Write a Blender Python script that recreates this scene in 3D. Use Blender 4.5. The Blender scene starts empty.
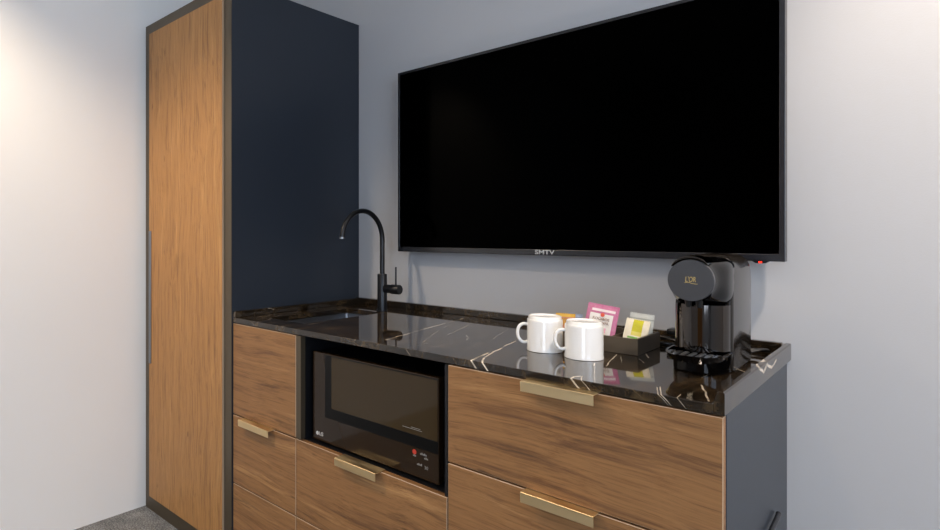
import bpy, bmesh, math, random
from mathutils import Vector, Matrix
random.seed(4)
PI = math.pi
scn = bpy.context.scene
COL = scn.collection

# ------------------------------------------------------------------ materials
def srgb(h):
    h = h.lstrip('#')
    o = []
    for i in (0, 2, 4):
        c = int(h[i:i+2], 16) / 255
        o.append(c/12.92 if c <= .04045 else ((c+.055)/1.055)**2.4)
    return (*o, 1)

def mat(name, col, rough=.5, metal=0, spec=.5, coat=0, emis=None, es=0, bump=None, ior=None, aniso=0):
    m = bpy.data.materials.new(name); m.use_nodes = True
    nt = m.node_tree; b = nt.nodes['Principled BSDF']
    c = srgb(col) if isinstance(col, str) else (*col, 1)
    b.inputs['Base Color'].default_value = c
    b.inputs['Roughness'].default_value = rough
    b.inputs['Metallic'].default_value = metal
    b.inputs['Specular IOR Level'].default_value = spec
    b.inputs['Coat Weight'].default_value = coat
    b.inputs['Coat Roughness'].default_value = .03
    b.inputs['Anisotropic'].default_value = aniso
    if ior: b.inputs['IOR'].default_value = ior
    if emis:
        b.inputs['Emission Color'].default_value = srgb(emis); b.inputs['Emission Strength'].default_value = es
    # light procedural variation so nothing is a flat value
    tc = nt.nodes.new('ShaderNodeTexCoord'); n = nt.nodes.new('ShaderNodeTexNoise')
    n.inputs['Scale'].default_value = bump[0] if bump else 40; n.inputs['Detail'].default_value = 4
    nt.links.new(tc.outputs['Object'], n.inputs['Vector'])
    if bump:
        bp = nt.nodes.new('ShaderNodeBump'); bp.inputs['Strength'].default_value = bump[1]; bp.inputs['Distance'].default_value = .002
        nt.links.new(n.outputs['Fac'], bp.inputs['Height']); nt.links.new(bp.outputs['Normal'], b.inputs['Normal'])
    mr = nt.nodes.new('ShaderNodeMapRange')
    mr.inputs['To Min'].default_value = max(0, rough*.92); mr.inputs['To Max'].default_value = min(1, rough*1.08)
    nt.links.new(n.outputs['Fac'], mr.inputs['Value']); nt.links.new(mr.outputs['Result'], b.inputs['Roughness'])
    return m

class NT:
    def __init__(s, m): s.m = m; s.t = m.node_tree; s.b = s.t.nodes['Principled BSDF']
    def n(s, typ, **kw):
        x = s.t.nodes.new('ShaderNode'+typ)
        for k, v in kw.items(): setattr(x, k, v)
        return x
    def l(s, a, b): s.t.links.new(a, b)
    def math(s, op, a, b=None, clamp=False):
        x = s.n('Math', operation=op, use_clamp=clamp)
        for i, v in enumerate((a, b)):
            if v is None: continue
            if isinstance(v, (int, float)): x.inputs[i].default_value = v
            else: s.l(v, x.inputs[i])
        return x.outputs[0]
    def mix(s, f, a, b, mode='MIX'):
        x = s.n('Mix', data_type='RGBA', blend_type=mode)
        for i, v in ((0, f), (6, a), (7, b)):
            if isinstance(v, (int, float)): x.inputs[i].default_value = v
            elif isinstance(v, tuple): x.inputs[i].default_value = v
            else: s.l(v, x.inputs[i])
        return x.outputs[2]
    def ramp(s, f, stops):
        x = s.n('ValToRGB'); e = x.color_ramp.elements
        while len(e) < len(stops): e.new(.5)
        for q, (p, c) in zip(e, stops):
            q.position = p; q.color = srgb(c) if isinstance(c, str) else c
        s.l(f, x.inputs[0]); return x.outputs[0]

def wood(name, axis, light, mid, dark, streak, rough=.5, seedv=0):
    m = bpy.data.materials.new(name); m.use_nodes = True; t = NT(m)
    tc = t.n('TexCoord'); oi = t.n('ObjectInfo')
    off = t.n('VectorMath', operation='SCALE'); off.inputs['Scale'].default_value = 9
    cmb = t.n('CombineXYZ'); t.l(oi.outputs['Random'], cmb.inputs[0]); t.l(oi.outputs['Random'], cmb.inputs[2]); t.l(oi.outputs['Random'], cmb.inputs[1])
    t.l(cmb.outputs[0], off.inputs[0])
    add = t.n('VectorMath', operation='ADD'); t.l(tc.outputs['Object'], add.inputs[0]); t.l(off.outputs[0], add.inputs[1])
    # slow warp so that the grain wanders
    wn = t.n('TexNoise'); wn.inputs['Scale'].default_value = 2.2; wn.inputs['Detail'].default_value = 2
    t.l(add.outputs[0], wn.inputs['Vector'])
    ws = t.n('VectorMath', operation='SUBTRACT'); t.l(wn.outputs['Color'], ws.inputs[0]); ws.inputs[1].default_value = (.5, .5, .5)
    wm = t.n('VectorMath', operation='SCALE'); wm.inputs['Scale'].default_value = .055; t.l(ws.outputs[0], wm.inputs[0])
    wa = t.n('VectorMath', operation='ADD'); t.l(add.outputs[0], wa.inputs[0]); t.l(wm.outputs[0], wa.inputs[1])
    def stretched(along, across, scale, detail, rg, dist=0.):
        mp = t.n('Mapping'); sc = [across]*3; sc[axis] = along
        mp.inputs['Scale'].default_value = sc; t.l(wa.outputs[0], mp.inputs['Vector'])
        n = t.n('TexNoise'); n.inputs['Scale'].default_value = scale; n.inputs['Detail'].default_value = detail
        n.inputs['Roughness'].default_value = rg; n.inputs['Distortion'].default_value = dist
        t.l(mp.outputs[0], n.inputs['Vector']); return n.outputs['Fac']
    n1 = stretched(.9, 19, 1.7, 8, .70, .3)
    n2 = stretched(1.8, 75, 2.8, 7, .75)
    n3 = stretched(1.6, 20, 2.2, 5, .65, .5)
    n4 = stretched(5, 16, 2.0, 2, .5)
    base = t.ramp(n1, [(.30, dark), (.45, mid), (.56, mid), (.72, light)])
    fine = t.ramp(n2, [(.34, (.55, .50, .46, 1)), (.48, (1, 1, 1, 1)), (.66, (1.2, 1.2, 1.18, 1))])
    c = t.mix(.8, base, fine, 'MULTIPLY')
    sf = t.ramp(n3, [(.56, (0, 0, 0, 1)), (.72, (1, 1, 1, 1))])
    sfm = t.math('MULTIPLY', sf, .62)
    c = t.mix(sfm, c, srgb(streak))
    kf = t.ramp(n4, [(.70, (0, 0, 0, 1)), (.78, (1, 1, 1, 1))])
    c = t.mix(t.math('MULTIPLY', kf, .65), c, srgb(streak))
    t.l(c, t.b.inputs['Base Color']); t.b.inputs['Roughness'].default_value = rough
    t.b.inputs['Specular IOR Level'].default_value = .35
    bp = t.n('Bump'); bp.inputs['Strength'].default_value = .12; bp.inputs['Distance'].default_value = .001
    t.l(n2, bp.inputs['Height']); t.l(bp.outputs[0], t.b.inputs['Normal'])
    return m

M = {}
M['wall'] = mat('wall_paint', '#bfbfc1', .75, bump=(260, .10))
M['white_wall'] = mat('white_wall_paint', '#f7f6f4', .8, bump=(260, .08))
M['ceiling'] = mat('ceiling_paint', '#ecebe8', .85, bump=(200, .06))
M['wood_v'] = wood('oak_laminate_upright', 2, '#c89a62', '#b0804d', '#946840', '#6a482c')
M['wood_h'] = wood('oak_laminate_level', 0, '#b68a5a', '#936a43', '#694931', '#422f23')
M['edging'] = mat('pale_edging', '#c0a68a', .45)
M['bronze'] = mat('bronze_laminate', '#5e5343', .38, metal=.55, bump=(300, .04))
M['navy'] = mat('navy_laminate', '#2d333c', .34, spec=.3, bump=(400, .05))
M['black'] = mat('black_plastic', '#0b0b0c', .35)
M['black_flat'] = mat('black_matt_glass', '#020202', .3, spec=.2)
M['black_gloss'] = mat('black_gloss', '#040405', .05, spec=.35)
M['carcass'] = mat('black_carcass', '#0a0b10', .5)
M['brass'] = mat('brushed_brass', '#ecd2a2', .42, metal=1, bump=(500, .05), aniso=.5)
M['screen'] = mat('tv_screen', '#000000', .1, spec=.01)
M['bezel'] = mat('tv_bezel', '#1c1d22', .25, spec=.6)
M['faucet'] = mat('matt_black_metal', '#141519', .32, metal=.3, spec=.6)
M['steel'] = mat('dark_steel', '#8d9095', .34, metal=1, bump=(300, .05))
M['china'] = mat('white_china', '#f4f2ee', .12, spec=.5, coat=.5)
M['tray'] = mat('brown_tray', '#5a4e3f', .5, bump=(300, .1))
M['chrome_black'] = mat('black_chrome', '#514d4a', .06, metal=1)
M['disc'] = mat('grey_disc', '#565658', .38, metal=.6, aniso=.4, bump=(300, .05))
M['gold'] = mat('gold_print', '#d9c07a', .35, metal=.4)
M['print'] = mat('pale_print', '#c9c9c9', .5)
M['print_dim'] = mat('dim_print', '#8c8a86', .5)
M['print_red'] = mat('red_print', '#c03a28', .5)
M['led'] = mat('red_led', '#ff2010', .4, emis='#ff2a18', es=3)
M['mwglass'] = mat('microwave_glass', '#291d11', .05, spec=.32)
M['mwwindow'] = mat('microwave_window', '#3b2f1d', .06, spec=.28)
M['machine_side'] = mat('charcoal_gloss', '#272422', .12, spec=.5)
M['window_frame'] = mat('window_frame_white', '#d8d8d8', .5)

# carpet
m = bpy.data.materials.new('carpet'); m.use_nodes = True; t = NT(m); M['carpet'] = m
tc = t.n('TexCoord'); n = t.n('TexNoise'); n.inputs['Scale'].default_value = 160; n.inputs['Detail'].default_value = 3
t.l(tc.outputs['Object'], n.inputs['Vector'])
n2 = t.n('TexNoise'); n2.inputs['Scale'].default_value = 14; n2.inputs['Detail'].default_value = 4; t.l(tc.outputs['Object'], n2.inputs['Vector'])
f = t.math('ADD', t.math('MULTIPLY', n.outputs['Fac'], .7), t.math('MULTIPLY', n2.outputs['Fac'], .3))
t.l(t.ramp(f, [(.35, '#4c4e50'), (.5, '#77797b'), (.65, '#a2a3a3')]), t.b.inputs['Base Color'])
t.b.inputs['Roughness'].default_value = .95
bp = t.n('Bump'); bp.inputs['Strength'].default_value = .6; bp.inputs['Distance'].default_value = .004
t.l(n.outputs['Fac'], bp.inputs['Height']); t.l(bp.outputs[0], t.b.inputs['Normal'])

# marble: black brown stone with gold white veins, each main vein laid out on the slab
m = bpy.data.materials.new('black_marble'); m.use_nodes = True; t = NT(m); M['marble'] = m
tc = t.n('TexCoord')
wn = t.n('TexNoise'); wn.inputs['Scale'].default_value = 14; wn.inputs['Detail'].default_value = 4; t.l(tc.outputs['Object'], wn.inputs['Vector'])
ws = t.n('VectorMath', operation='SUBTRACT'); t.l(wn.outputs['Color'], ws.inputs[0]); ws.inputs[1].default_value = (.5, .5, .5)
wm = t.n('VectorMath', operation='SCALE'); wm.inputs['Scale'].default_value = .012; t.l(ws.outputs[0], wm.inputs[0])
wa = t.n('VectorMath', operation='ADD'); t.l(tc.outputs['Object'], wa.inputs[0]); t.l(wm.outputs[0], wa.inputs[1])
P = wa.outputs[0]
# the vein planes run down into the slab, slanting slightly, so that the front edge shows them too
VEINS = [ # x0,y0,x1,y1,width,strength
    (-1.052, -0.579, -1.102, -0.297, 0.0018, 0.95),
    (-1.102, -0.297, -1.140, -0.070, 0.0018, 0.95),
    (-0.744, -0.634, -0.763, -0.533, 0.0026, 1),
    (-0.715, -0.641, -0.743, -0.579, 0.002, 1),
    (-0.743, -0.579, -0.764, -0.499, 0.002, 1),
    (-0.764, -0.499, -0.798, -0.341, 0.002, 1),
    (-0.961, -0.537, -1.035, -0.376, 0.001, 0.35),
    (-1.035, -0.376, -1.096, -0.212, 0.001, 0.35),
    (-0.979, -0.408, -1.069, -0.097, 0.001, 0.55),
    (-0.946, -0.353, -0.913, -0.387, 0.0012, 0.4),
    (-0.913, -0.387, -0.897, -0.421, 0.0012, 0.4),
    (-0.848, -0.385, -0.913, -0.172, 0.001, 0.35),
    (-0.511, -0.650, -0.515, -0.614, 0.0022, 0.8),
    (-0.515, -0.614, -0.509, -0.601, 0.0022, 0.8),
    (-0.486, -0.646, -0.506, -0.598, 0.001, 0.7),
    (-0.508, -0.471, -0.537, -0.331, 0.0016, 0.8),
    (-0.524, -0.337, -0.494, -0.414, 0.001, 0.5),
    (-0.490, -0.269, -0.471, -0.315, 0.0018, 0.7),
    (-0.481, -0.341, -0.460, -0.379, 0.0016, 0.7),
    (-0.371, -0.582, -0.350, -0.639, 0.0008, 0.5),
    (-0.368, -0.575, -0.344, -0.642, 0.001, 0.6),
    (-0.324, -0.648, -0.324, -0.608, 0.0008, 0.5),
    (-0.316, -0.504, -0.294, -0.563, 0.0016, 0.7),
    (-0.294, -0.563, -0.278, -0.619, 0.0016, 0.7),
    (-1.405, -0.551, -1.408, -0.477, 0.001, 0.6),
    (-1.655, -0.558, -1.682, -0.467, 0.0009, 0.6),
    (-0.936, -0.658, -0.945, -0.532, 0.001, 0.35),
    (-0.334, -0.445, -0.325, -0.362, 0.001, 0.4),
    (-0.301, -0.313, -0.305, -0.175, 0.001, 0.45),
    (-0.582, -0.329, -0.593, -0.250, 0.0012, 0.5), 
    (-.234, -.365, -.246, -.320, .0030, .9), (-.246, -.320, -.236, -.285, .0034, .9), (-.236, -.285, -.248, -.240, .0026, .9), (-.248, -.240, -.239, -.190, .0022, .8), (-.34, -.26, -.27, -.33, .0014, .6)]
vein = None
sep0 = t.n('SeparateXYZ'); t.l(P, sep0.inputs[0])
shx = t.math('ADD', sep0.outputs[0], t.math('MULTIPLY', t.math('SUBTRACT', sep0.outputs[2], .872), .9))
fl = t.n('CombineXYZ'); t.l(shx, fl.inputs[0]); t.l(sep0.outputs[1], fl.inputs[1])
for (x0, y0, x1, y1, w, st) in VEINS:
    w *= .62
    a = Vector((x0, y0, 0)); d = Vector((x1-x0, y1-y0, 0)); L = d.length; d.normalize()
    sb = t.n('VectorMath', operation='SUBTRACT'); t.l(fl.outputs[0], sb.inputs[0]); sb.inputs[1].default_value = a
    dt = t.n('VectorMath', operation='DOT_PRODUCT'); t.l(sb.outputs[0], dt.inputs[0]); dt.inputs[1].default_value = d
    h = t.n('Clamp'); t.l(dt.outputs['Value'], h.inputs[0]); h.inputs[1].default_value = 0; h.inputs[2].default_value = L
    sc = t.n('VectorMath', operation='SCALE'); sc.inputs[0].default_value = d; t.l(h.outputs[0], sc.inputs['Scale'])
    ds = t.n('VectorMath', operation='DISTANCE'); t.l(sb.outputs[0], ds.inputs[0]); t.l(sc.outputs[0], ds.inputs[1])
    mr = t.n('MapRange'); mr.inputs['From Min'].default_value = w; mr.inputs['From Max'].default_value = w*1.9
    mr.inputs['To Min'].default_value = st; mr.inputs['To Max'].default_value = 0; t.l(ds.outputs['Value'], mr.inputs['Value'])
    vein = mr.outputs[0] if vein is None else t.math('MAXIMUM', vein, mr.outputs[0])
nb = t.n('TexNoise'); nb.inputs['Scale'].default_value = 30; nb.inputs['Detail'].default_value = 3; t.l(tc.outputs['Object'], nb.inputs['Vector'])
brk = t.ramp(nb.outputs['Fac'], [(.36, (.25, .25, .25, 1)), (.55, (1, 1, 1, 1))])
vein = t.math('MULTIPLY', vein, brk)
mp = t.n('Mapping'); mp.inputs['Scale'].default_value = (5, 2.2, 5); mp.inputs['Rotation'].default_value = (0, 0, -.35); t.l(P, mp.inputs['Vector'])
vo = t.n('TexVoronoi', feature='DISTANCE_TO_EDGE'); vo.inputs['Scale'].default_value = 2.2; t.l(mp.outputs[0], vo.inputs['Vector'])
hair = t.ramp(vo.outputs['Distance'], [(.0, (1, 1, 1, 1)), (.010, (0, 0, 0, 1))])
hn = t.n('TexNoise'); hn.inputs['Scale'].default_value = 7; t.l(tc.outputs['Object'], hn.inputs['Vector'])
hair = t.math('MULTIPLY', t.math('MULTIPLY', hair, t.ramp(hn.outputs['Fac'], [(.5, (0, 0, 0, 1)), (.62, (1, 1, 1, 1))])), .35)
gn = t.n('TexNoise'); gn.inputs['Scale'].default_value = 26; gn.inputs['Detail'].default_value = 8; gn.inputs['Roughness'].default_value = .7
mp2 = t.n('Mapping'); mp2.inputs['Scale'].default_value = (1, .45, 1); mp2.inputs['Rotation'].default_value = (0, 0, -.5); t.l(P, mp2.inputs['Vector']); t.l(mp2.outputs[0], gn.inputs['Vector'])
ground = t.ramp(gn.outputs['Fac'], [(.36, '#16120d'), (.52, '#2b2218'), (.68, '#4d3e29')])
col = t.mix(hair, ground, srgb('#a58c66'))
col = t.mix(vein, col, srgb('#f0e2cc'))
t.l(col, t.b.inputs['Base Color'])
t.b.inputs['Roughness'].default_value = .045; t.b.inputs['IOR'].default_value = 1.62

K = .9863
# ------------------------------------------------------------------ mesh helpers
def bx(bm, x0, x1, y0, y1, z0, z1):
    v = [bm.verts.new((x, y, z)) for x in (x0, x1) for y in (y0, y1) for z in (z0, z1)]
    for f in ((0, 1, 3, 2), (4, 6, 7, 5), (0, 4, 5, 1), (2, 3, 7, 6), (0, 2, 6, 4), (1, 5, 7, 3)):
        bm.faces.new([v[i] for i in f])

def finish(name, bm, mats, parent=None, bevel=0, seg=2, smooth=False, angle=35):
    bmesh.ops.recalc_face_normals(bm, faces=bm.faces[:])
    me = bpy.data.meshes.new(name); bm.to_mesh(me); bm.free()
    if not isinstance(mats, (list, tuple)): mats = [mats]
    for q in mats: me.materials.append(q)
    o = bpy.data.objects.new(name, me); COL.objects.link(o)
    if smooth:
        for p in me.polygons: p.use_smooth = True
        me.set_sharp_from_angle(angle=math.radians(angle))
    if bevel:
        b = o.modifiers.new('bevel', 'BEVEL'); b.width = bevel; b.segments = seg; b.limit_method = 'ANGLE'; b.angle_limit = math.radians(40)
    if parent:
        o.parent = parent; o.matrix_parent_inverse = Matrix.Translation(parent.location).inverted()
    return o

def box(name, x0, x1, y0, y1, z0, z1, m, parent=None, bevel=0, seg=2):
    bm = bmesh.new(); bx(bm, x0, x1, y0, y1, z0, z1)
    return finish(name, bm, m, parent, bevel, seg)

def lathe(bm, prof, c, seg=48, axis='z'):
    rings = []
    for r, h in prof:
        ring = []
        for i in range(seg):
            a = 2*PI*i/seg; u, v = r*math.cos(a), r*math.sin(a)
            if axis == 'z': p = (c[0]+u, c[1]+v, c[2]+h)
            elif axis == 'y': p = (c[0]+u, c[1]+h, c[2]+v)
            else: p = (c[0]+h, c[1]+u, c[2]+v)
            ring.append(bm.verts.new(p))
        rings.append(ring)
    for A, B in zip(rings, rings[1:]):
        for i in range(seg):
            bm.faces.new((A[i], A[(i+1) % seg], B[(i+1) % seg], B[i]))
    bm.faces.new(rings[0][::-1]); bm.faces.new(rings[-1])

def tube(bm, pts, r, seg=16, sx=1.):
    pts = [Vector(p) for p in pts]; rings = []; up = None
    for i, p in enumerate(pts):
        d = (pts[min(i+1, len(pts)-1)] - pts[max(i-1, 0)]).normalized()
        if up is None:
            up = Vector((0, 0, 1)) if abs(d.z) < .9 else Vector((1, 0, 0))
        s = d.cross(up).normalized(); up = s.cross(d).normalized()
        rr = r[i] if isinstance(r, (list, tuple)) else r
        rings.append([bm.verts.new(p + s*rr*sx*math.cos(2*PI*k/seg) + up*rr*math.sin(2*PI*k/seg)) for k in range(seg)])
    for A, B in zip(rings, rings[1:]):
        for i in range(seg): bm.faces.new((A[i], A[(i+1) % seg], B[(i+1) % seg], B[i]))
    bm.faces.new(rings[0][::-1]); bm.faces.new(rings[-1])

def spline(ctrl, n=8):
    c = [Vector(p) for p in ctrl]; c = [c[0]*2-c[1]] + c + [c[-1]*2-c[-2]]; out = []
    for i in range(1, len(c)-2):
        for k in range(n):
            s = k/n; a, b, d, e = c[i-1], c[i], c[i+1], c[i+2]
            out.append(.5*((2*b) + (d-a)*s + (2*a-5*b+4*d-e)*s*s + (3*b-a-3*d+e)*s**3))
    out.append(c[-2]); return out

def prism(bm, pts, a, b, axis='z'):
    """polygon pts (2-D) extruded from a to b along axis"""
    def P(p, h):
        return {'z': (p[0], p[1], h), 'y': (p[0], h, p[1]), 'x': (h, p[0], p[1])}[axis]
    A = [bm.verts.new(P(p, a)) for p in pts]; B = [bm.verts.new(P(p, b)) for p in pts]
    n = len(pts)
    for i in range(n): bm.faces.new((A[i], A[(i+1) % n], B[(i+1) % n], B[i]))
    bm.faces.new(A[::-1]); bm.faces.new(B)

def empty(name, loc, label, cat, group=None):
    o = bpy.data.objects.new(name, None); COL.objects.link(o); o.location = loc
    o.empty_display_size = .05; tag(o, label, cat, group); return o

def tag(o, label, cat, group=None):
    o['label'] = label; o['category'] = cat
    if group: o['group'] = group

def struct(o): o['kind'] = 'structure'; return o

def text(name, body, size, loc, rot, m, parent, ext=.0002, sx=1., shear=0, offset=0):
    cu = bpy.data.curves.new(name, 'FONT'); cu.body = body; cu.size = size; cu.extrude = ext
    cu.align_x = 'CENTER'; cu.align_y = 'CENTER'; cu.shear = shear; cu.offset = offset
    tmp = bpy.data.objects.new(name+'_t', cu); COL.objects.link(tmp)
    bpy.context.view_layer.update()
    dg = bpy.context.evaluated_depsgraph_get()
    me = bpy.data.meshes.new_from_object(tmp.evaluated_get(dg))
    bpy.data.objects.remove(tmp)
    me.materials.clear(); me.materials.append(m)
    me.transform(Matrix.LocRotScale(Vector(loc), rot, Vector((sx, 1, 1))))
    me.name = name
    o = bpy.data.objects.new(name, me); COL.objects.link(o)
    if parent:
        o.parent = parent; o.matrix_parent_inverse = Matrix.Translation(parent.location).inverted()
    return o
from mathutils import Euler
FRONT = Euler((PI/2, 0, 0))   # text readable from -y

# ------------------------------------------------------------------ room
XL, XR, YF, H = -2.368, 2.2, -4.2, 2.5
struct(box('floor', XL-.1, XR+.1, YF-.1, .1, -.1, 0, M['carpet']))
struct(box('ceiling', XL-.1, XR+.1, YF-.1, .1, H, H+.1, M['ceiling']))
struct(box('wall_back', XL-.1, XR+.1, 0, .1, 0, H, M['wall']))
struct(box('wall_left', XL-.1, XL, YF, 0, 0, H, M['white_wall']))
QX0, QX1, QZ0, QZ1 = .25, 1.55, .5, 2.25
bm = bmesh.new()
bx(bm, XL-.1, QX0, YF-.1, YF, 0, H); bx(bm, QX1, XR+.1, YF-.1, YF, 0, H); bx(bm, QX0, QX1, YF-.1, YF, 0, QZ0); bx(bm, QX0, QX1, YF-.1, YF, QZ1, H)
struct(finish('wall_front', bm, M['wall']))
bm = bmesh.new()
for x in (QX0+.03, (QX0+QX1)/2, QX1-.03): bx(bm, x-.03, x+.03, YF-.08, YF-.02, QZ0, QZ1)
for z in (QZ0+.03, QZ1-.03): bx(bm, QX0, QX1, YF-.079, YF-.021, z-.03, z+.03)
struct(finish('window_2', bm, M['window_frame']))
bm = bmesh.new()
bx(bm, -1.05, -.15, YF+.002, YF+.04, 0, 2.1)  # wooden panel added out of view so the chrome column reflects stripes
struct(finish('added_stripe_panel', bm, M['wood_v'], None, .004))
WY0, WY1, WZ0, WZ1 = -3.3, -1.35, .8, 2.3
bm = bmesh.new()
bx(bm, XR, XR+.1, YF, WY0, 0, H); bx(bm, XR, XR+.1, WY1, 0, 0, H)
bx(bm, XR, XR+.1, WY0, WY1, 0, WZ0); bx(bm, XR, XR+.1, WY0, WY1, WZ1, H)
struct(finish('wall_right', bm, M['wall']))
bm = bmesh.new()
for y in (WY0+.03, (WY0+WY1)/2, WY1-.03): bx(bm, XR+.02, XR+.08, y-.03, y+.03, WZ0, WZ1)
for z in (WZ0+.03, WZ1-.03): bx(bm, XR+.021, XR+.079, WY0, WY1, z-.03, z+.03)
struct(finish('window_1', bm, M['window_frame']))

# ------------------------------------------------------------------ wardrobe
WX1, WFY, WH = -1.711, -.6385, 2.046
wd = empty('wardrobe', (-2.04, -.32, 0), 'tall wardrobe with oak door, bronze frame and navy blue side panel', 'wardrobe')
box('side_panel', -1.7175, WX1, WFY+.0015, -.002, 0, WH, M['navy'], wd)['label'] = 'dark navy blue side panel'
bm = bmesh.new()
bx(bm, -1.757, -1.7178, WFY, -.30, .0, WH-.0005); bx(bm, -1.7178, WX1-.0005, WFY, WFY+.0013, 0, WH-.0005)
bx(bm, -2.360, -1.7575, WFY, -.30, WH-.040, WH-.0005); bx(bm, -2.360, -1.7575, WFY, -.30, 0, .057)
bx(bm, -2.360, -2.318, WFY, -.30, .0575, WH-.0405)
finish('frame', bm, M['bronze'], wd)['label'] = 'dark bronze front frame'
box('carcass', -2.3600, -1.7580, -.2995, -.002, 0, WH-.001, M['carcass'], wd)
bm = bmesh.new(); bx(bm, -2.3165, -1.7600, WFY-.006, WFY+.018, .0595, WH-.043)
dr = finish('door', bm, [M['wood_v'], M['edging']], wd)
for p in dr.data.polygons:
    if abs(p.normal.y) < .5: p.material_index = 1
dr['label'] = 'oak door with upright grain'
bm = bmesh.new()
bx(bm, -2.3165, -2.2970, WFY-.0095, WFY-.0063, .62, 1.175); 
finish('handle', bm, M['steel'], dr, .001)

# ------------------------------------------------------------------ cabinets under the worktop
DF, DB = -.633, -.615   # drawer fronts, their back
SLABZ0, SLABZ = .8545, .8720
def front(name, x0, x1, z0, z1, parent):
    bm = bmesh.new(); bx(bm, x0+.0012, x1-.0012, DF, DB, z0, z1)
    o = finish(name, bm, [M['wood_h'], M['edging']], parent)
    b = o.modifiers.new('bevel', 'BEVEL'); b.width = .0011; b.segments = 1; b.limit_method = 'ANGLE'; b.material = 1
    return o

def pull(x0, x1, ztop, parent):
    bm = bmesh.new(); t_ = .0022
    bx(bm, x0, x1, DF-.024, DB-.001, ztop, ztop+t_)
    bx(bm, x0, x1, DF-.024, DF-.024+t_, ztop-.0195, ztop)
    bmesh.ops.remove_doubles(bm, verts=bm.verts[:], dist=1e-5)
    return finish('handle', bm, M['brass'], parent, .0006, 1)

# left drawer unit
c1 = empty('drawer_unit', (-1.554, -.31, 0), 'narrow oak drawer unit between the wardrobe and the microwave, under the sink', 'cabinet')
bm = bmesh.new(); bx(bm, -1.709, -1.699, DB+.001, -.01, .08, .8505); bx(bm, -1.3795, -1.3705, DB+.001, -.01, .08, .8505)
bx(bm, -1.699, -1.3795, DB+.001, -.01, .08, .09); bx(bm, -1.699, -1.3795, -.02, -.01, .09, .8505)
bx(bm, -1.709, -1.3705, -.54, -.52, 0, .0795)
finish('body', bm, M['carcass'], c1)
front('drawer', -1.7105, -1.3695, .5390, .8512, c1)
d = front('drawer', -1.7105, -1.3695, .3005, .5345, c1); pull(-1.645, -1.480, .5347, d)
front('drawer', -1.7105, -1.3695, .082, .297, c1)

# microwave unit
c2 = empty('microwave_cabinet', (-1.11, -.31, 0), 'middle oak cabinet with the black open niche holding the microwave, drawer below', 'cabinet')
bm = bmesh.new()
bx(bm, -1.3685, -1.3467, DB+.001, -.01, .08, .8505); bx(bm, -.8215, -.8122, DF+.004, -.01, .08, .8505)
bx(bm, -1.3467, -.8215, DB+.002, -.01, .5230, .5355); bx(bm, -1.3467, -.8215, -.03, -.01, .5355, .8505)
bx(bm, -1.3467, -.8215, DB+.002, -.01, .08, .09)
bx(bm, -1.3685, -.8122, -.54, -.52, 0, .0795)
finish('body', bm, M['carcass'], c2)
box('edge_strip', -1.3685, -1.3469, DF, DB, .5390, .8512, M['bronze'], c2)['label'] = 'bronze upright edge strip'
d = front('drawer', -1.3695, -.8115, .3005, .5355, c2); pull(-1.1745, -1.0215, .5358, d)
front('drawer', -1.3695, -.8115, .082, .297, c2)

# right drawer unit
c3 = empty('drawer_unit', (-.55, -.31, 0), 'wide oak drawer unit with a navy end panel, below the mugs and coffee machine', 'cabinet')
bm = bmesh.new(); bx(bm, -.8097, -.7995, DB+.001, -.01, .08, .8505)
bx(bm, -.7995, -.2695, DB+.001, -.01, .08, .09); bx(bm, -.7995, -.2695, -.02, -.01, .09, .8505)
bx(bm, -.8097, -.2695, -.54, -.52, 0, .0795)
finish('body', bm, M['carcass'], c3)
box('end_panel', -.2690, -.2515, DB+.001, -.048, 0, .8535, M['navy'], c3, .0008, 1)['label'] = 'dark navy end panel'
d = front('drawer', -.8107, -.2512, .6228, .8512, c3); pull(-.611, -.4590, .8515, d)
d = front('drawer', -.8107, -.2512, .3685, .6188, c3); pull(-.611, -.4590, .6191, d)
front('drawer', -.8107, -.2512, .082, .365, c3)

# ------------------------------------------------------------------ worktop with sink cut-out
SX0, SX1, SY0, SY1 = -1.615, -1.428, -.549, -.170
wt = empty('worktop', (-.98, -.31, SLABZ0), 'glossy black marble worktop with pale veins along the cabinets', 'worktop')
xs = [-1.7095, SX0, SX1, -.2668]; ys = [DF-.001, SY0, SY1, -.002]
bm = bmesh.new(); V = {}
for i, x in enumerate(xs):
    for j, y in enumerate(ys):
        for k, z in enumerate((SLABZ0, SLABZ)): V[i, j, k] = bm.verts.new((x, y, z))
for i in range(3):
    for j in range(3):
        if (i, j) == (1, 1): continue
        for k in (0, 1): bm.faces.new((V[i, j, k], V[i+1, j, k], V[i+1, j+1, k], V[i, j+1, k]))
def side(a, b): bm.faces.new((V[(*a, 0)], V[(*b, 0)], V[(*b, 1)], V[(*a, 1)]))
for i in range(3): side((i, 0), (i+1, 0)); side((i, 3), (i+1, 3)); side((0, i), (0, i+1)); side((3, i), (3, i+1))
side((1, 1), (2, 1)); side((1, 2), (2, 2)); side((1, 1), (1, 2)); side((2, 1), (2, 2))
finish('slab', bm, M['marble'], wt, .0015, 2)
LT = .8945
box('splashback', -1.7095, -.2669, -.020, -.0015, SLABZ+.0003, LT+.001, M['marble'], wt, .0015)
box('raised_edge', -1.7095, -1.694, DF-.001, -.0205, SLABZ+.0003, LT-.001, M['marble'], wt, .0015)
bm = bmesh.new(); prism(bm, [(-.2666, SLABZ0), (-.2666, SLABZ+.002), (-.2625, LT-.003), (-.2605, LT), (-.2520, LT), (-.2500, LT-.002), (-.2500, SLABZ0)], DF-.001, -.0015, 'y')
finish('raised_edge', bm, M['marble'], wt, .0006, 1)

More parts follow.
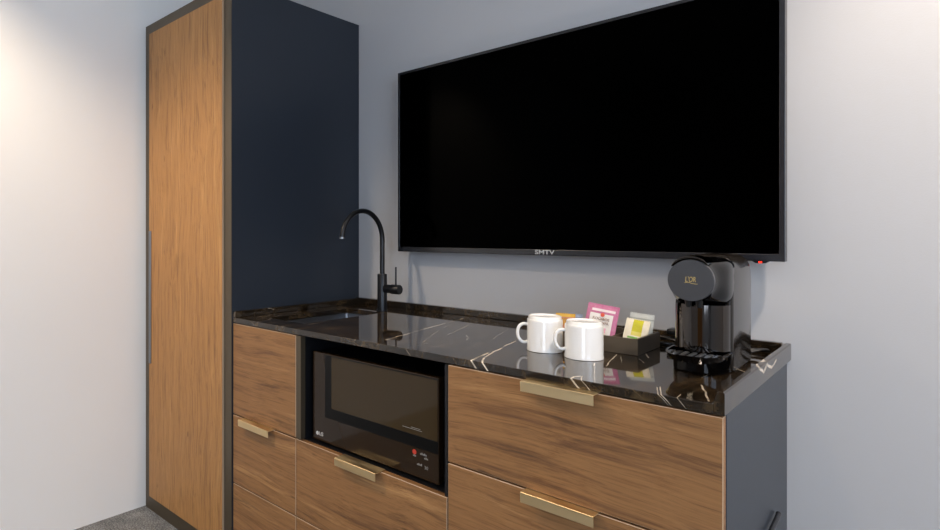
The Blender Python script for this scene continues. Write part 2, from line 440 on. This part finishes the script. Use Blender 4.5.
# sink
def rrect(x0, x1, y0, y1, r, n=6):
    o = []
    for cx, cy, a0 in ((x1-r, y1-r, 0), (x0+r, y1-r, 90), (x0+r, y0+r, 180), (x1-r, y0+r, 270)):
        for k in range(n+1):
            a = math.radians(a0+90*k/n); o.append((cx+r*math.cos(a), cy+r*math.sin(a)))
    return o
bm = bmesh.new()
loops = []
for (ins, z, r) in ((-.012, SLABZ0-.001, .012), (.001, SLABZ0-.001, .012), (.004, SLABZ0-.10, .02), (.02, SLABZ0-.135, .03), (.07, SLABZ0-.14, .03)):
    loops.append([bm.verts.new((x, y, z)) for x, y in rrect(SX0+ins, SX1-ins, SY0+ins, SY1-ins, r)])
for A, B in zip(loops, loops[1:]):
    for i in range(len(A)): bm.faces.new((A[i], A[(i+1) % len(A)], B[(i+1) % len(A)], B[i]))
bm.faces.new(loops[-1])
sk = finish('sink', bm, M['steel'], None, smooth=True)
so = sk.modifiers.new('thick', 'SOLIDIFY'); so.thickness = .0015; so.offset = -1
tag(sk, 'undermounted rectangular sink basin sunk in the marble worktop beside the wardrobe', 'sink')
bm = bmesh.new(); lathe(bm, [(.026, 0), (.026, .003), (.020, .004), (.018, .001)], (-1.5215, -.36, SLABZ0-.14+.0005), 32)
finish('drain', bm, M['steel'], sk, smooth=True)

# faucet
FX, FY = -1.4647, -.1300
fa = empty('faucet', (FX, FY, SLABZ), 'matt black gooseneck faucet with side lever standing behind the sink', 'faucet')
bm = bmesh.new(); lathe(bm, [(.0215, 0), (.0215, .003), (.0185, .004), (.0185, .137), (.0175, .139)], (FX, FY, SLABZ+.0005), 40)
finish('body', bm, M['faucet'], fa, smooth=True)
R = .1065; zc = 1.1395
pts = [(FX, FY, z) for z in (1.0, 1.03, 1.06, 1.09, 1.12)] + [(FX, FY-R+R*math.cos(a), zc+R*math.sin(a)) for a in [math.radians(q) for q in range(0, 177, 6)]]
bm = bmesh.new(); tube(bm, pts, .0092, 20)
finish('spout', bm, M['faucet'], fa, smooth=True)
e = pts[-1]; bm = bmesh.new(); tube(bm, [e, (e[0], e[1]-.0003, e[2]-.006)], .0098, 20)
finish('aerator', bm, M['steel'], fa, smooth=True)
bm = bmesh.new(); lathe(bm, [(.0160, .016), (.0160, .048), (.0178, .0485), (.0178, .084), (.0165, .0865)], (FX, FY, .957), 32, 'x')
kn = finish('valve', bm, M['faucet'], fa, smooth=True)
bm = bmesh.new(); tube(bm, [(FX+.067, FY, .970), (FX+.067, FY, 1.040)], .0033, 12)
finish('lever', bm, M['faucet'], kn, smooth=True)

# ------------------------------------------------------------------ television
tx0, tx1, tz0, tz1 = -1.4370, -.2515, 1.0955, 1.7750
tv = empty('television', (-.85, 0, 1.43), 'large black flat television mounted on the wall above the worktop', 'television')
bl, bb, btp = .0115, .0180, .0095
bm = bmesh.new()
o4 = [(tx0, tz0), (tx1, tz0), (tx1, tz1), (tx0, tz1)]; i4 = [(tx0+bl*.75, tz0+bb), (tx1-bl, tz0+bb), (tx1-bl, tz1-btp), (tx0+bl*.75, tz1-btp)]
for y in (0,):
    F = [bm.verts.new((x, -.0720, z)) for x, z in o4]; G = [bm.verts.new((x, -.0720, z)) for x, z in i4]
    Bk = [bm.verts.new((x, -.0440, z)) for x, z in o4]; Gb = [bm.verts.new((x, -.0440, z)) for x, z in i4]
    for i in range(4):
        j = (i+1) % 4
        bm.faces.new((F[i], F[j], G[j], G[i])); bm.faces.new((F[i], F[j], Bk[j], Bk[i])); bm.faces.new((G[i], G[j], Gb[j], Gb[i])); bm.faces.new((Bk[i], Bk[j], Gb[j], Gb[i]))
finish('bezel', bm, M['bezel'], tv, .0012, 2)
box('screen', tx0+bl*.75+.0002, tx1-bl-.0002, -.0695, -.0600, tz0+bb+.0002, tz1-btp-.0002, M['screen'], tv)
bm = bmesh.new(); bx(bm, tx0+.004, tx1-.004, -.0435, -.0380, tz0+.004, tz1-.004); bx(bm, -1.15, -.5, -.0380, -.012, tz0+.06, tz0+.40)
finish('back_cover', bm, M['black'], tv, .003)
bm = bmesh.new(); bx(bm, -1.02, -.66, -.0118, -.0008, 1.25, 1.62); finish('wall_bracket', bm, M['black'], tv)
text('logo', 'SMTV', .0185, (-.848, -.0722, 1.1045), FRONT, M['print'], tv, sx=1.4, offset=.0002)
bm = bmesh.new(); prism(bm, [(-.3180, 1.0960), (-.3100, 1.0905), (-.2900, 1.0905), (-.2820, 1.0960)], -.0700, -.0520, 'y')
ir = finish('sensor_housing', bm, M['bezel'], tv, .0015)
box('indicator_light', -.3035, -.2965, -.0708, -.0701, 1.0915, 1.0948, M['led'], ir)['label'] = 'small glowing red light'

# ------------------------------------------------------------------ microwave
mx0, mx1, mz0, mz1, my = -1.3227, -.8570, .5425, .8065, -.605
for_z = lambda z: 1.16-(1.16-z)*.9873
mw = empty('microwave', (-1.1, -.3, .523), 'black glass fronted microwave oven inside the open cabinet niche', 'microwave')
box('body', mx0+.003, mx1-.003, my+.023, -.16, mz0+.002, mz1-.002, M['black'], mw, .003)
for fx in (mx0+.04, mx1-.04):
    for fy in (my+.06, -.20):
        bm = bmesh.new(); lathe(bm, [(.012, 0), (.014, .0075)], (fx, fy, .5358), 16); finish('foot', bm, M['black'], mw)
do = box('door', mx0, mx1, my, my+.0225, mz0, mz1, M['mwglass'], mw, .002)
bm = bmesh.new()   # matt band round the window
a0, a1, w0 = -1.2684, -1.2410, .0006
bx(bm, a0, a1, my-w0, my-.0001, .6180, .8035); bx(bm, a1, mx1-.001, my-w0, my-.0001, .6180, .6490); bx(bm, a1, mx1-.001, my-w0, my-.0001, .8005, .8035)
finish('window_band', bm, M['black_flat'], do)
box('window_glass', a1+.0002, mx1-.004, my-.0005, my-.0001, .6492, .8003, M['mwwindow'], do)
text('logo', 'LG', .0150, (-1.2855, my-.0004, .5637), FRONT, M['print'], do, offset=.0003)
bm = bmesh.new(); lathe(bm, [(.0058, 0), (.0058, .0004)], (-1.3018, my-.0005, .5637), 24, 'y'); finish('logo_disc', bm, M['print'], do)
bm = bmesh.new(); bx(bm, -.972, -.908, my-.0008, my-.0006, .6620, .6632); bx(bm, -.943, -.913, my-.0008, my-.0006, .6660, .6672); finish('inscription', bm, M['print_dim'], do)
bm = bmesh.new(); lathe(bm, [(.0065, 0), (.0065, .0003)], (-.9325, my-.0004, .6055), 20, 'y'); finish('stop_button', bm, M['print_red'], do)
def marks(x, z, n, w):
    bm = bmesh.new()
    for k in range(n): bx(bm, x+k*w*1.4, x+k*w*1.4+w, my-.0004, my-.0001, z, z+.0035+(k % 2)*.002)
    finish('button', bm, M['print_dim'], do)
marks(-.937, .5942, 3, .0025); marks(-.914, .6036, 5, .003); marks(-.901, .5952, 3, .003); marks(-.924, .5750, 4, .003)
text('button', '30', .012, (-.8950, my-.0004, .5740), FRONT, M['print_dim'], do)

# ------------------------------------------------------------------ mugs, turned upside down
def mug(x, y, ang, label):
    r = empty('mug', (x, y, SLABZ), label, 'mug', 'white mugs on the worktop')
    z = SLABZ+.0008
    prof = [(.0395, .004), (.0400, .0), (.0430, .0), (.0432, .003), (.0422, .009), (.0422, .072), (.0419, .0755), (.0408, .0780), (.0396, .0786),
            (.0390, .0792), (.0388, .0850), (.0378, .0858), (.0364, .0850), (.0356, .0830), (.0010, .0828)]
    bm = bmesh.new(); lathe(bm, prof, (x, y, z), 64)
    finish('body', bm, M['china'], r, smooth=True, angle=50)
    d = Vector((math.cos(ang), math.sin(ang), 0))
    P = [(.0405, .063), (.052, .0635), (.061, .057), (.0650, .044), (.0630, .030), (.056, .0205), (.048, .0180), (.0405, .0205)]
    path = spline([Vector((x, y, z)) + d*a + Vector((0, 0, b)) for a, b in P], 6)
    bm = bmesh.new(); tube(bm, path, .0040, 14, 1.25)
    finish('handle', bm, M['china'], r, smooth=True)
    return r
mug(-.683, -.402, math.radians(212), 'white china mug nearer the faucet, left of the other mug')
mug(-.579, -.417, math.radians(217), 'white china mug closest to the brown sachet tray, in front of it')

# ------------------------------------------------------------------ tray and sachets
T0, T1, U0, U1, TZ = -.750, -.496, -.312, -.155, .9115
tr = empty('tray', (-.63, -.21, SLABZ), 'low dark brown divided tray holding drink sachets', 'tray')
bm = bmesh.new(); z = SLABZ+.0008; w = .006
bx(bm, T0, T1, U0, U1, z, z+.005)
bx(bm, T0, T1, U0, U0+w, z+.005, TZ); bx(bm, T0, T1, U1-w, U1, z+.005, TZ)
bx(bm, T0, T0+w, U0+w, U1-w, z+.005, TZ); bx(bm, T1-w, T1, U0+w, U1-w, z+.005, TZ)
finish('body', bm, M['tray'], tr)
for x in (-.6715, -.5710):
    box('divider', x-.001, x+.001, U0+w+.0003, U1-w-.0003, z+.0052, TZ-.006, M['tray'], tr)

def pouch_mat(name, bg, panel, kind):
    m = bpy.data.materials.new(name); m.use_nodes = True; t = NT(m)
    tc = t.n('TexCoord'); s = t.n('SeparateXYZ'); t.l(tc.outputs['UV'], s.inputs[0]); u, v = s.outputs[0], s.outputs[1]
    def rect(u0, u1, v0, v1):
        a = t.math('MULTIPLY', t.math('GREATER_THAN', u, u0), t.math('LESS_THAN', u, u1))
        b = t.math('MULTIPLY', t.math('GREATER_THAN', v, v0), t.math('LESS_THAN', v, v1))
        return t.math('MULTIPLY', a, b)
    n = t.n('TexNoise'); n.inputs['Scale'].default_value = 9; t.l(tc.outputs['UV'], n.inputs['Vector'])
    c = t.mix(t.math('MULTIPLY', n.outputs['Fac'], .25), srgb(bg), srgb('#ffffff'))
    for r, cc in panel:
        c = t.mix(rect(*r), c, srgb(cc))
    t.l(c, t.b.inputs['Base Color']); t.b.inputs['Roughness'].default_value = .42
    bp = t.n('Bump'); bp.inputs['Strength'].default_value = .25; bp.inputs['Distance'].default_value = .003
    t.l(n.outputs['Fac'], bp.inputs['Height']); t.l(bp.outputs[0], t.b.inputs['Normal'])
    return m

def pouch(name, label, w, h, base, lean, roll, yaw, m, thick=.006, group=None, flat_edge=.10):
    """crimped pillow sachet; base = middle of its bottom edge"""
    bm = bmesh.new(); N, K = 20, 20; uvl = bm.loops.layers.uv.new('UVMap'); g = {}
    for s in (0, 1):
        for i in range(N+1):
            for j in range(K+1):
                u, v = i/N, j/K
                eu = min(u, 1-u)/.5; ev = min(v, 1-v)/.5
                e = max(0, min(1, (eu-flat_edge)/.5))*max(0, min(1, (ev-flat_edge)/.5))
                th = .0004 + thick/2*math.sin(PI/2*min(1, e**.6))
                zz = v*h; xx = (u-.5)*w
                if j in (0, K): zz += .0007*(1 if i % 2 else -1)
                crease = .0012*math.sin(u*9+v*5)*e
                g[s, i, j] = bm.verts.new((xx, (-th if s == 0 else th)+crease, zz))
    def uvf(vs, cs):
        f = bm.faces.new(vs)
        for lp, (i, j) in zip(f.loops, cs): lp[uvl].uv = (i/N, j/K)
    for s in (0, 1):
        for i in range(N):
            for j in range(K):
                cs = [(i, j), (i+1, j), (i+1, j+1), (i, j+1)]
                uvf([g[(s, *q)] for q in cs], cs)
    per = [(i, 0) for i in range(N)] + [(N, j) for j in range(K)] + [(i, K) for i in range(N, 0, -1)] + [(0, j) for j in range(K, 0, -1)]
    for a, b in zip(per, per[1:]+per[:1]): uvf([g[(0, *a)], g[(0, *b)], g[(1, *b)], g[(1, *a)]], [a, b, b, a])
    me_rot = Matrix.Rotation(yaw, 4, 'Z') @ Matrix.Rotation(-lean, 4, 'X') @ Matrix.Rotation(roll, 4, 'Y')
    bmesh.ops.transform(bm, matrix=me_rot, verts=bm.verts[:])
    o = finish(name, bm, m, None, smooth=True, angle=60); o.location = base
    tag(o, label, 'sachet', group)
    return o, me_rot
PB = z+.0062
pm = pouch_mat('pink_sachet', '#c4508a', [((.16, .90, .80, .87), '#f6e6ea'), ((.13, .86, .0, .74), '#f7f2ee'),
     ((.55, .70, .22, .36), '#f2b2c8'), ((.55, .70, .06, .20), '#eeb474')], 0)
ps, R_ = pouch('sachet', 'pink and white sachet standing tallest in the middle of the tray',   .0790, .0945, (-.6200, -.2400, PB+.0055), math.radians(14), math.radians(7), math.radians(6), pm, .007)
def on_pouch(name, body, size, x, zz, col, src, Rm, yo=-.0046, sx=1.):
    o = text(name, body, size, (0, 0, 0), Euler((0, 0, 0)), col, None, ext=.00012, sx=sx)
    o.data.transform(Rm @ Matrix.Translation((x, yo, zz)) @ FRONT.to_matrix().to_4x4())
    o.parent = src; return o
brown = mat('brown_print', '#8a6450', .6); redp = mat('coral_print', '#ea6450', .6)
on_pouch('lettering', 'ROOIBOS', .0098, .000, .0560, brown, ps, R_)
on_pouch('lettering', 'ORIGINAL', .0094, .000, .0470, brown, ps, R_)
bm = bmesh.new(); lathe(bm, [(.0052, 0), (.0052, .0003)], (.002, -.0042, .0675), 24, 'y'); bmesh.ops.transform(bm, matrix=R_, verts=bm.verts[:])
q = finish('emblem', bm, redp, None); q.parent = ps
ym = pouch_mat('cream_yellow_sachet', '#f3ead0', [((.32, .74, .52, .98), '#d2cc2c'), ((.32, .74, .36, .52), '#e6dc70'), ((.20, .62, .24, .31), '#7fbf5a')], 0)
pouch('sachet', 'cream sachet with a yellow-green square, front right in the tray', .0560, .0670, (-.5330, -.2350, PB+.0035), math.radians(20), math.radians(6), math.radians(4), ym, .006)
sm = pouch_mat('silver_sachet', '#c3c8c6', [((.0, 1., .80, .84), '#a8aeac')], 0)
pouch('sachet', 'pale silver sachet leaning behind the cream and yellow one', .0570, .078, (-.5310, -.2020, PB+.0025), math.radians(10), math.radians(4), math.radians(4), sm, .005)
om = pouch_mat('orange_sachet', '#c8743a', [((.0, 1., .86, 1.), '#e0b040'), ((.1, .9, .55, .80), '#d8a050')], 0)
pouch('sachet', 'orange and gold sachet half hidden behind the two mugs', .0540, .0675, (-.7000, -.2530, PB+.0012), math.radians(8), math.radians(-2), 0, om, .006)
bmn = pouch_mat('blue_sachet', '#7f94b8', [((.2, .8, .3, .8), '#dfe4ea')], 0)
pouch('sachet', 'small blue and white sachet peeking out beside the orange one', .040, .0640, (-.6960, -.2130, PB+.0015), math.radians(8), math.radians(3), 0, bmn, .004)

# ------------------------------------------------------------------ coffee machine
CX0 = -.3525
cm = empty('coffee_machine', (CX0, -.27, SLABZ), 'black capsule coffee machine with round grey front disc at the worktop end', 'coffee machine')
B0 = SLABZ+.0010
# rear housing: rounded plan, domed top
def plan(hw, y0, y1, rf, rb, n=7):
    o = []
    for cx, cy, r, a0 in ((hw-rb, y1-rb, rb, 0), (-hw+rb, y1-rb, rb, 90), (-hw+rf, y0+rf, rf, 180), (hw-rf, y0+rf, rf, 270)):
        for k in range(n+1):
            a = math.radians(a0+90*k/n); o.append((CX0+cx+r*math.cos(a), cy+r*math.sin(a)))
    return o
bm = bmesh.new(); loops = []
for ins, zz in ((.002, B0), (.0, B0+.002), (.0, B0+.150), (.0, 1.076), (.0014, 1.088), (.0055, 1.100), (.012, 1.109), (.021, 1.1145), (.034, 1.1165)):
    loops.append([bm.verts.new((x, y, zz)) for x, y in plan(.0545-ins, -.330+ins, -.135-ins, .008, .030)])
for A, B in zip(loops, loops[1:]):
    for i in range(len(A)): bm.faces.new((A[i], A[(i+1) % len(A)], B[(i+1) % len(A)], B[i]))
bm.faces.new(loops[0][::-1]); bm.faces.new(loops[-1])
finish('housing', bm, M['machine_side'], cm, smooth=True, angle=50)
# head: lofted from the round front to the full body width
def superring(bm, y, w, h, zc, n, seg=56):
    o = []
    for k in range(seg):
        a = 2*PI*k/seg; c, s = math.cos(a), math.sin(a)
        o.append(bm.verts.new((CX0+.0055+(0 if y > -.36 else 0)+w*math.copysign(abs(c)**(2/n), c), y, zc+h*math.copysign(abs(s)**(2/n), s))))
    return o
bm = bmesh.new(); secs = []
for (y, w, h, zc, n) in ((-.4120, .0400, .0400, 1.0655, 2), (-.4115, .0415, .0415, 1.0655, 2), (-.402, .0425, .0425, 1.0655, 2), (-.393, .0440, .0435, 1.0650, 2.1), (-.384, .0465, .0450, 1.0635, 2.3),
                          (-.374, .0498, .0465, 1.0625, 2.6), (-.364, .0525, .0480, 1.0610, 3.0), (-.352, .0543, .0500, 1.0600, 3.4), (-.335, .0548, .0520, 1.0600, 3.8), (-.318, .0545, .0530, 1.0600, 4), (-.300, .0530, .0520, 1.0600, 4.5)):
    secs.append(superring(bm, y, w, h, zc, n))
for A, B in zip(secs, secs[1:]):
    for i in range(len(A)): bm.faces.new((A[i], A[(i+1) % len(A)], B[(i+1) % len(A)], B[i]))
bm.faces.new(secs[0][::-1]); bm.faces.new(secs[-1])
bmesh.ops.translate(bm, verts=bm.verts[:], vec=(-.0055, 0, 0))
hd = finish('head', bm, M['black_gloss'], cm, smooth=True, angle=60)
bm = bmesh.new(); DCX, DCZ = CX0+.0045, 1.0665
lathe(bm, [(.0415, 0), (.0425, -.001), (.0425, -.0065), (.0415, -.0075)], (DCX-.0045, -.4125, DCZ), 72, 'y')
dc = finish('front_disc', bm, M['disc'], cm, smooth=True, angle=40); dc['label'] = 'round dark grey metal disc'
text('logo', "L'OR", .0150, (DCX-.0045, -.4205, DCZ+.0015), FRONT, M['gold'], dc, shear=.12, sx=.62)
bm = bmesh.new(); tube(bm, spline([(CX0-.0105, -.4203, DCZ-.0050), (CX0-.003, -.4203, DCZ-.0042), (CX0+.003, -.4203, DCZ-.0062), (CX0+.0125, -.4203, DCZ-.0072)], 6), .0005, 6)
finish('logo_swash', bm, M['gold'], dc)
# lever: curved lid above the disc
bm = bmesh.new(); n_ = 24
arc = [(math.radians(48+94*k/n_), math.sin(PI*k/n_)**.6) for k in range(n_+1)]
pts = [(CX0+(.0455+.0055*q)*math.cos(a), 1.0655+(.0455+.0055*q)*math.sin(a)) for a, q in arc] + [(CX0+(.0452+.0008*q)*math.cos(a), 1.0655+(.0452+.0008*q)*math.sin(a)) for a, q in arc[::-1]][1:-1]
prism(bm, pts, -.4210, -.366, 'y')
finish('lever', bm, M['chrome_black'], cm, .0008, 2)
# curved shiny front column
def dpoly(hw, yb, bulge, n=24):
    return [(CX0+hw*math.cos(PI+PI*k/n), yb+bulge*math.sin(PI+PI*k/n)) for k in range(n+1)]
def dpoly2(hw, yb, bulge, n=28, ex=2.6):
    o = []
    for k in range(n+1):
        a = PI+PI*k/n; c, s = math.cos(a), math.sin(a)
        o.append((CX0+hw*math.copysign(abs(c)**(2/ex), c), yb+bulge*math.copysign(abs(s)**(2/ex), s)))
    return o
bm = bmesh.new(); prism(bm, dpoly2(.0510, -.3305, .048, ex=2.2), .9120, 1.013, 'z')
cl = finish('front_column', bm, M['chrome_black'], cm, smooth=True, angle=40); cl['label'] = 'mirror-like dark chrome column'
bm = bmesh.new(); lathe(bm, [(.0125, 0), (.0125, -.004)], (CX0-.004, -.3790, .9330), 28, 'y'); bmesh.ops.delete(bm, geom=[f for f in bm.verts if f.co.z > .9345], context='VERTS')
bmesh.ops.holes_fill(bm, edges=[e for e in bm.edges if e.is_boundary]); finish('cup_sensor', bm, M['black'], cm)
bm = bmesh.new(); prism(bm, dpoly2(.0520, -.3305, .060), B0, .9115, 'z')
finish('base', bm, M['black_gloss'], cm, .002, smooth=True, angle=40)
for dx in (-.010, .010):
    bm = bmesh.new(); lathe(bm, [(.0075, 0), (.0060, -.012), (.0045, -.018)], (CX0-.002+dx, -.388, 1.0265), 20); finish('spout', bm, M['black'], cm, smooth=True)
# drip tray
bm = bmesh.new(); outer = dpoly2(.0565, -.3310, .1180, 32, 2.8); inner = [(CX0+(x-CX0)*.93, -.3310+(y+.3310)*.95) for x, y in outer]
A = [bm.verts.new((x, y, .9160)) for x, y in outer]; B = [bm.verts.new((x, y, .9160)) for x, y in inner]
Cc = [bm.verts.new((CX0+(x-CX0)*.86, -.331+(y+.331)*.93, .9020)) for x, y in outer]; Dd = [bm.verts.new((x, y, .9110)) for x, y in inner]
for i in range(len(outer)-1):
    bm.faces.new((A[i], A[i+1], B[i+1], B[i])); bm.faces.new((A[i], A[i+1], Cc[i+1], Cc[i])); bm.faces.new((B[i], B[i+1], Dd[i+1], Dd[i]))
bm.faces.new(Cc); bm.faces.new(Dd); bm.faces.new((A[0], B[0], Dd[0], Cc[0])); bm.faces.new((A[-1], B[-1], Dd[-1], Cc[-1]))
bmesh.ops.holes_fill(bm, edges=[e for e in bm.edges if e.is_boundary])
dtr = finish('drip_tray', bm, M['black_gloss'], cm)
bm = bmesh.new()
for k in range(7):
    x = CX0-.0435+k*.0145
    y0 = -.3310-.1180*.94*(1-min(1, abs(x-CX0)/.0525)**2.8)**(1/2.8)
    bx(bm, x-.0042, x+.0042, y0+.002, -.386, .9112, .9150)
finish('drip_grille', bm, M['steel'], dtr, .001, 1)
# power cord of the machine, bundled along the splashback
bm = bmesh.new()
path = spline([(-.400, -.131, 0.9045), (-.430, -.100, 0.8895), (-.470, -.085, 0.8845), (-.510, -.080, 0.8905), (-.555, -.075, 0.8845), (-.575, -.050, 0.8790), (-.550, -.040, 0.8790), (-.510, -.055, 0.8825),
               (-.480, -.035, 0.8895), (-.450, -.045, 0.8940), (-.440, -.065, 0.8790), (-.480, -.100, 0.8780), (-.520, -.105, 0.8780)], 6)
tube(bm, path, .0042, 10)
finish('power_cord', bm, M['black'], cm, smooth=True)
bm = bmesh.new(); bx(bm, -.500, -.462, -.075, -.035, .8960, .9120)
finish('plug', bm, M['black'], cm, .004)
bm = bmesh.new(); tube(bm, spline([(-.330, -.132, 0.8905), (-.310, -.110, 0.8845), (-.290, -.090, 0.8885), (-.283, -.060, 0.8825), (-.300, -.040, 0.8785), (-.335, -.050, 0.8785)], 6), .0040, 10)
finish('side_cord', bm, M['black'], cm, smooth=True)  # black cord lying to the right of the machine

cm.location.y -= .018
# cord at the foot of the end panel
bm = bmesh.new(); tube(bm, spline([(-.2448, -.196, .548), (-.2442, -.205, .546), (-.2440, -.245, .543), (-.2440, -.300, .536), (-.2440, -.360, .505), (-.2440, -.385, .42), (-.2440, -.390, .2), (-.2440, -.390, .006)], 8), .0050, 12)
pc = finish('power_cord', bm, M['bezel'], None, smooth=True)
tag(pc, 'dark power cord hanging down the navy end panel at the lower right', 'cord')

# ------------------------------------------------------------------ light
w = bpy.data.worlds.new('sky'); scn.world = w; w.use_nodes = True
nt = w.node_tree; bg = nt.nodes['Background']
bg.inputs[0].default_value = (.55, .72, 1., 1); bg.inputs[1].default_value = 3
def area(name, loc, rot, sx, sy, power, col):
    l = bpy.data.lights.new(name, 'AREA'); l.shape = 'RECTANGLE'; l.size = sx; l.size_y = sy; l.energy = power; l.color = col
    o = bpy.data.objects.new(name, l); COL.objects.link(o); o.location = loc; o.rotation_euler = rot; return o
area('window_daylight', (XR+.14, (WY0+WY1)/2, (WZ0+WZ1)/2), (0, PI/2, 0), WZ1-WZ0, WY1-WY0, 22, (.72, .86, 1.))
area('window_daylight', ((QX0+QX1)/2, YF-.14, (QZ0+QZ1)/2), (-PI/2, 0, PI), QX1-QX0, QZ1-QZ0, 20, (.86, .93, 1.))
def spot(name, loc, power, col=(1., .80, .58), ang=110, r=.04, blend=.6):
    l = bpy.data.lights.new(name, 'SPOT'); l.energy = power; l.color = col; l.spot_size = math.radians(ang); l.spot_blend = blend; l.shadow_soft_size = r
    o = bpy.data.objects.new(name, l); COL.objects.link(o); o.location = loc; return o
spot('ceiling_downlight', (-1.85, -1.8, 2.47), 80, ang=130)
spot('ceiling_downlight', (-.75, -2.0, 2.47), 16, ang=130)
spot('ceiling_downlight', (.35, -.55, 2.47), 85, col=(1., .84, .68), ang=120)
l = bpy.data.lights.new('wall_lamp', 'POINT'); l.energy = 14; l.color = (1, .82, .64); l.shadow_soft_size = .06
o = bpy.data.objects.new('wall_lamp', l); COL.objects.link(o); o.location = (.95, -.50, 1.35)

# ------------------------------------------------------------------ camera
cam = bpy.data.cameras.new('camera'); co = bpy.data.objects.new('camera', cam); COL.objects.link(co)
co.location = (0, -1.777, 1.16); co.rotation_euler = (PI/2, 0, math.radians(45.8))
cam.sensor_width = 36; cam.lens = 582/940*36; cam.shift_x = (470-340)/940; cam.shift_y = (234.5-265)/940
cam.clip_start = .01
scn.camera = co
scn.view_settings.view_transform = 'Standard'; scn.view_settings.look = 'None'
scn.view_settings.gamma = 1; scn.view_settings.use_curve_mapping = False
scn.view_settings.exposure = .1
scn.cycles.use_denoising = True
scn.cycles.max_bounces = 10; scn.cycles.diffuse_bounces = 5; scn.cycles.glossy_bounces = 5
scn.cycles.sample_clamp_indirect = 6
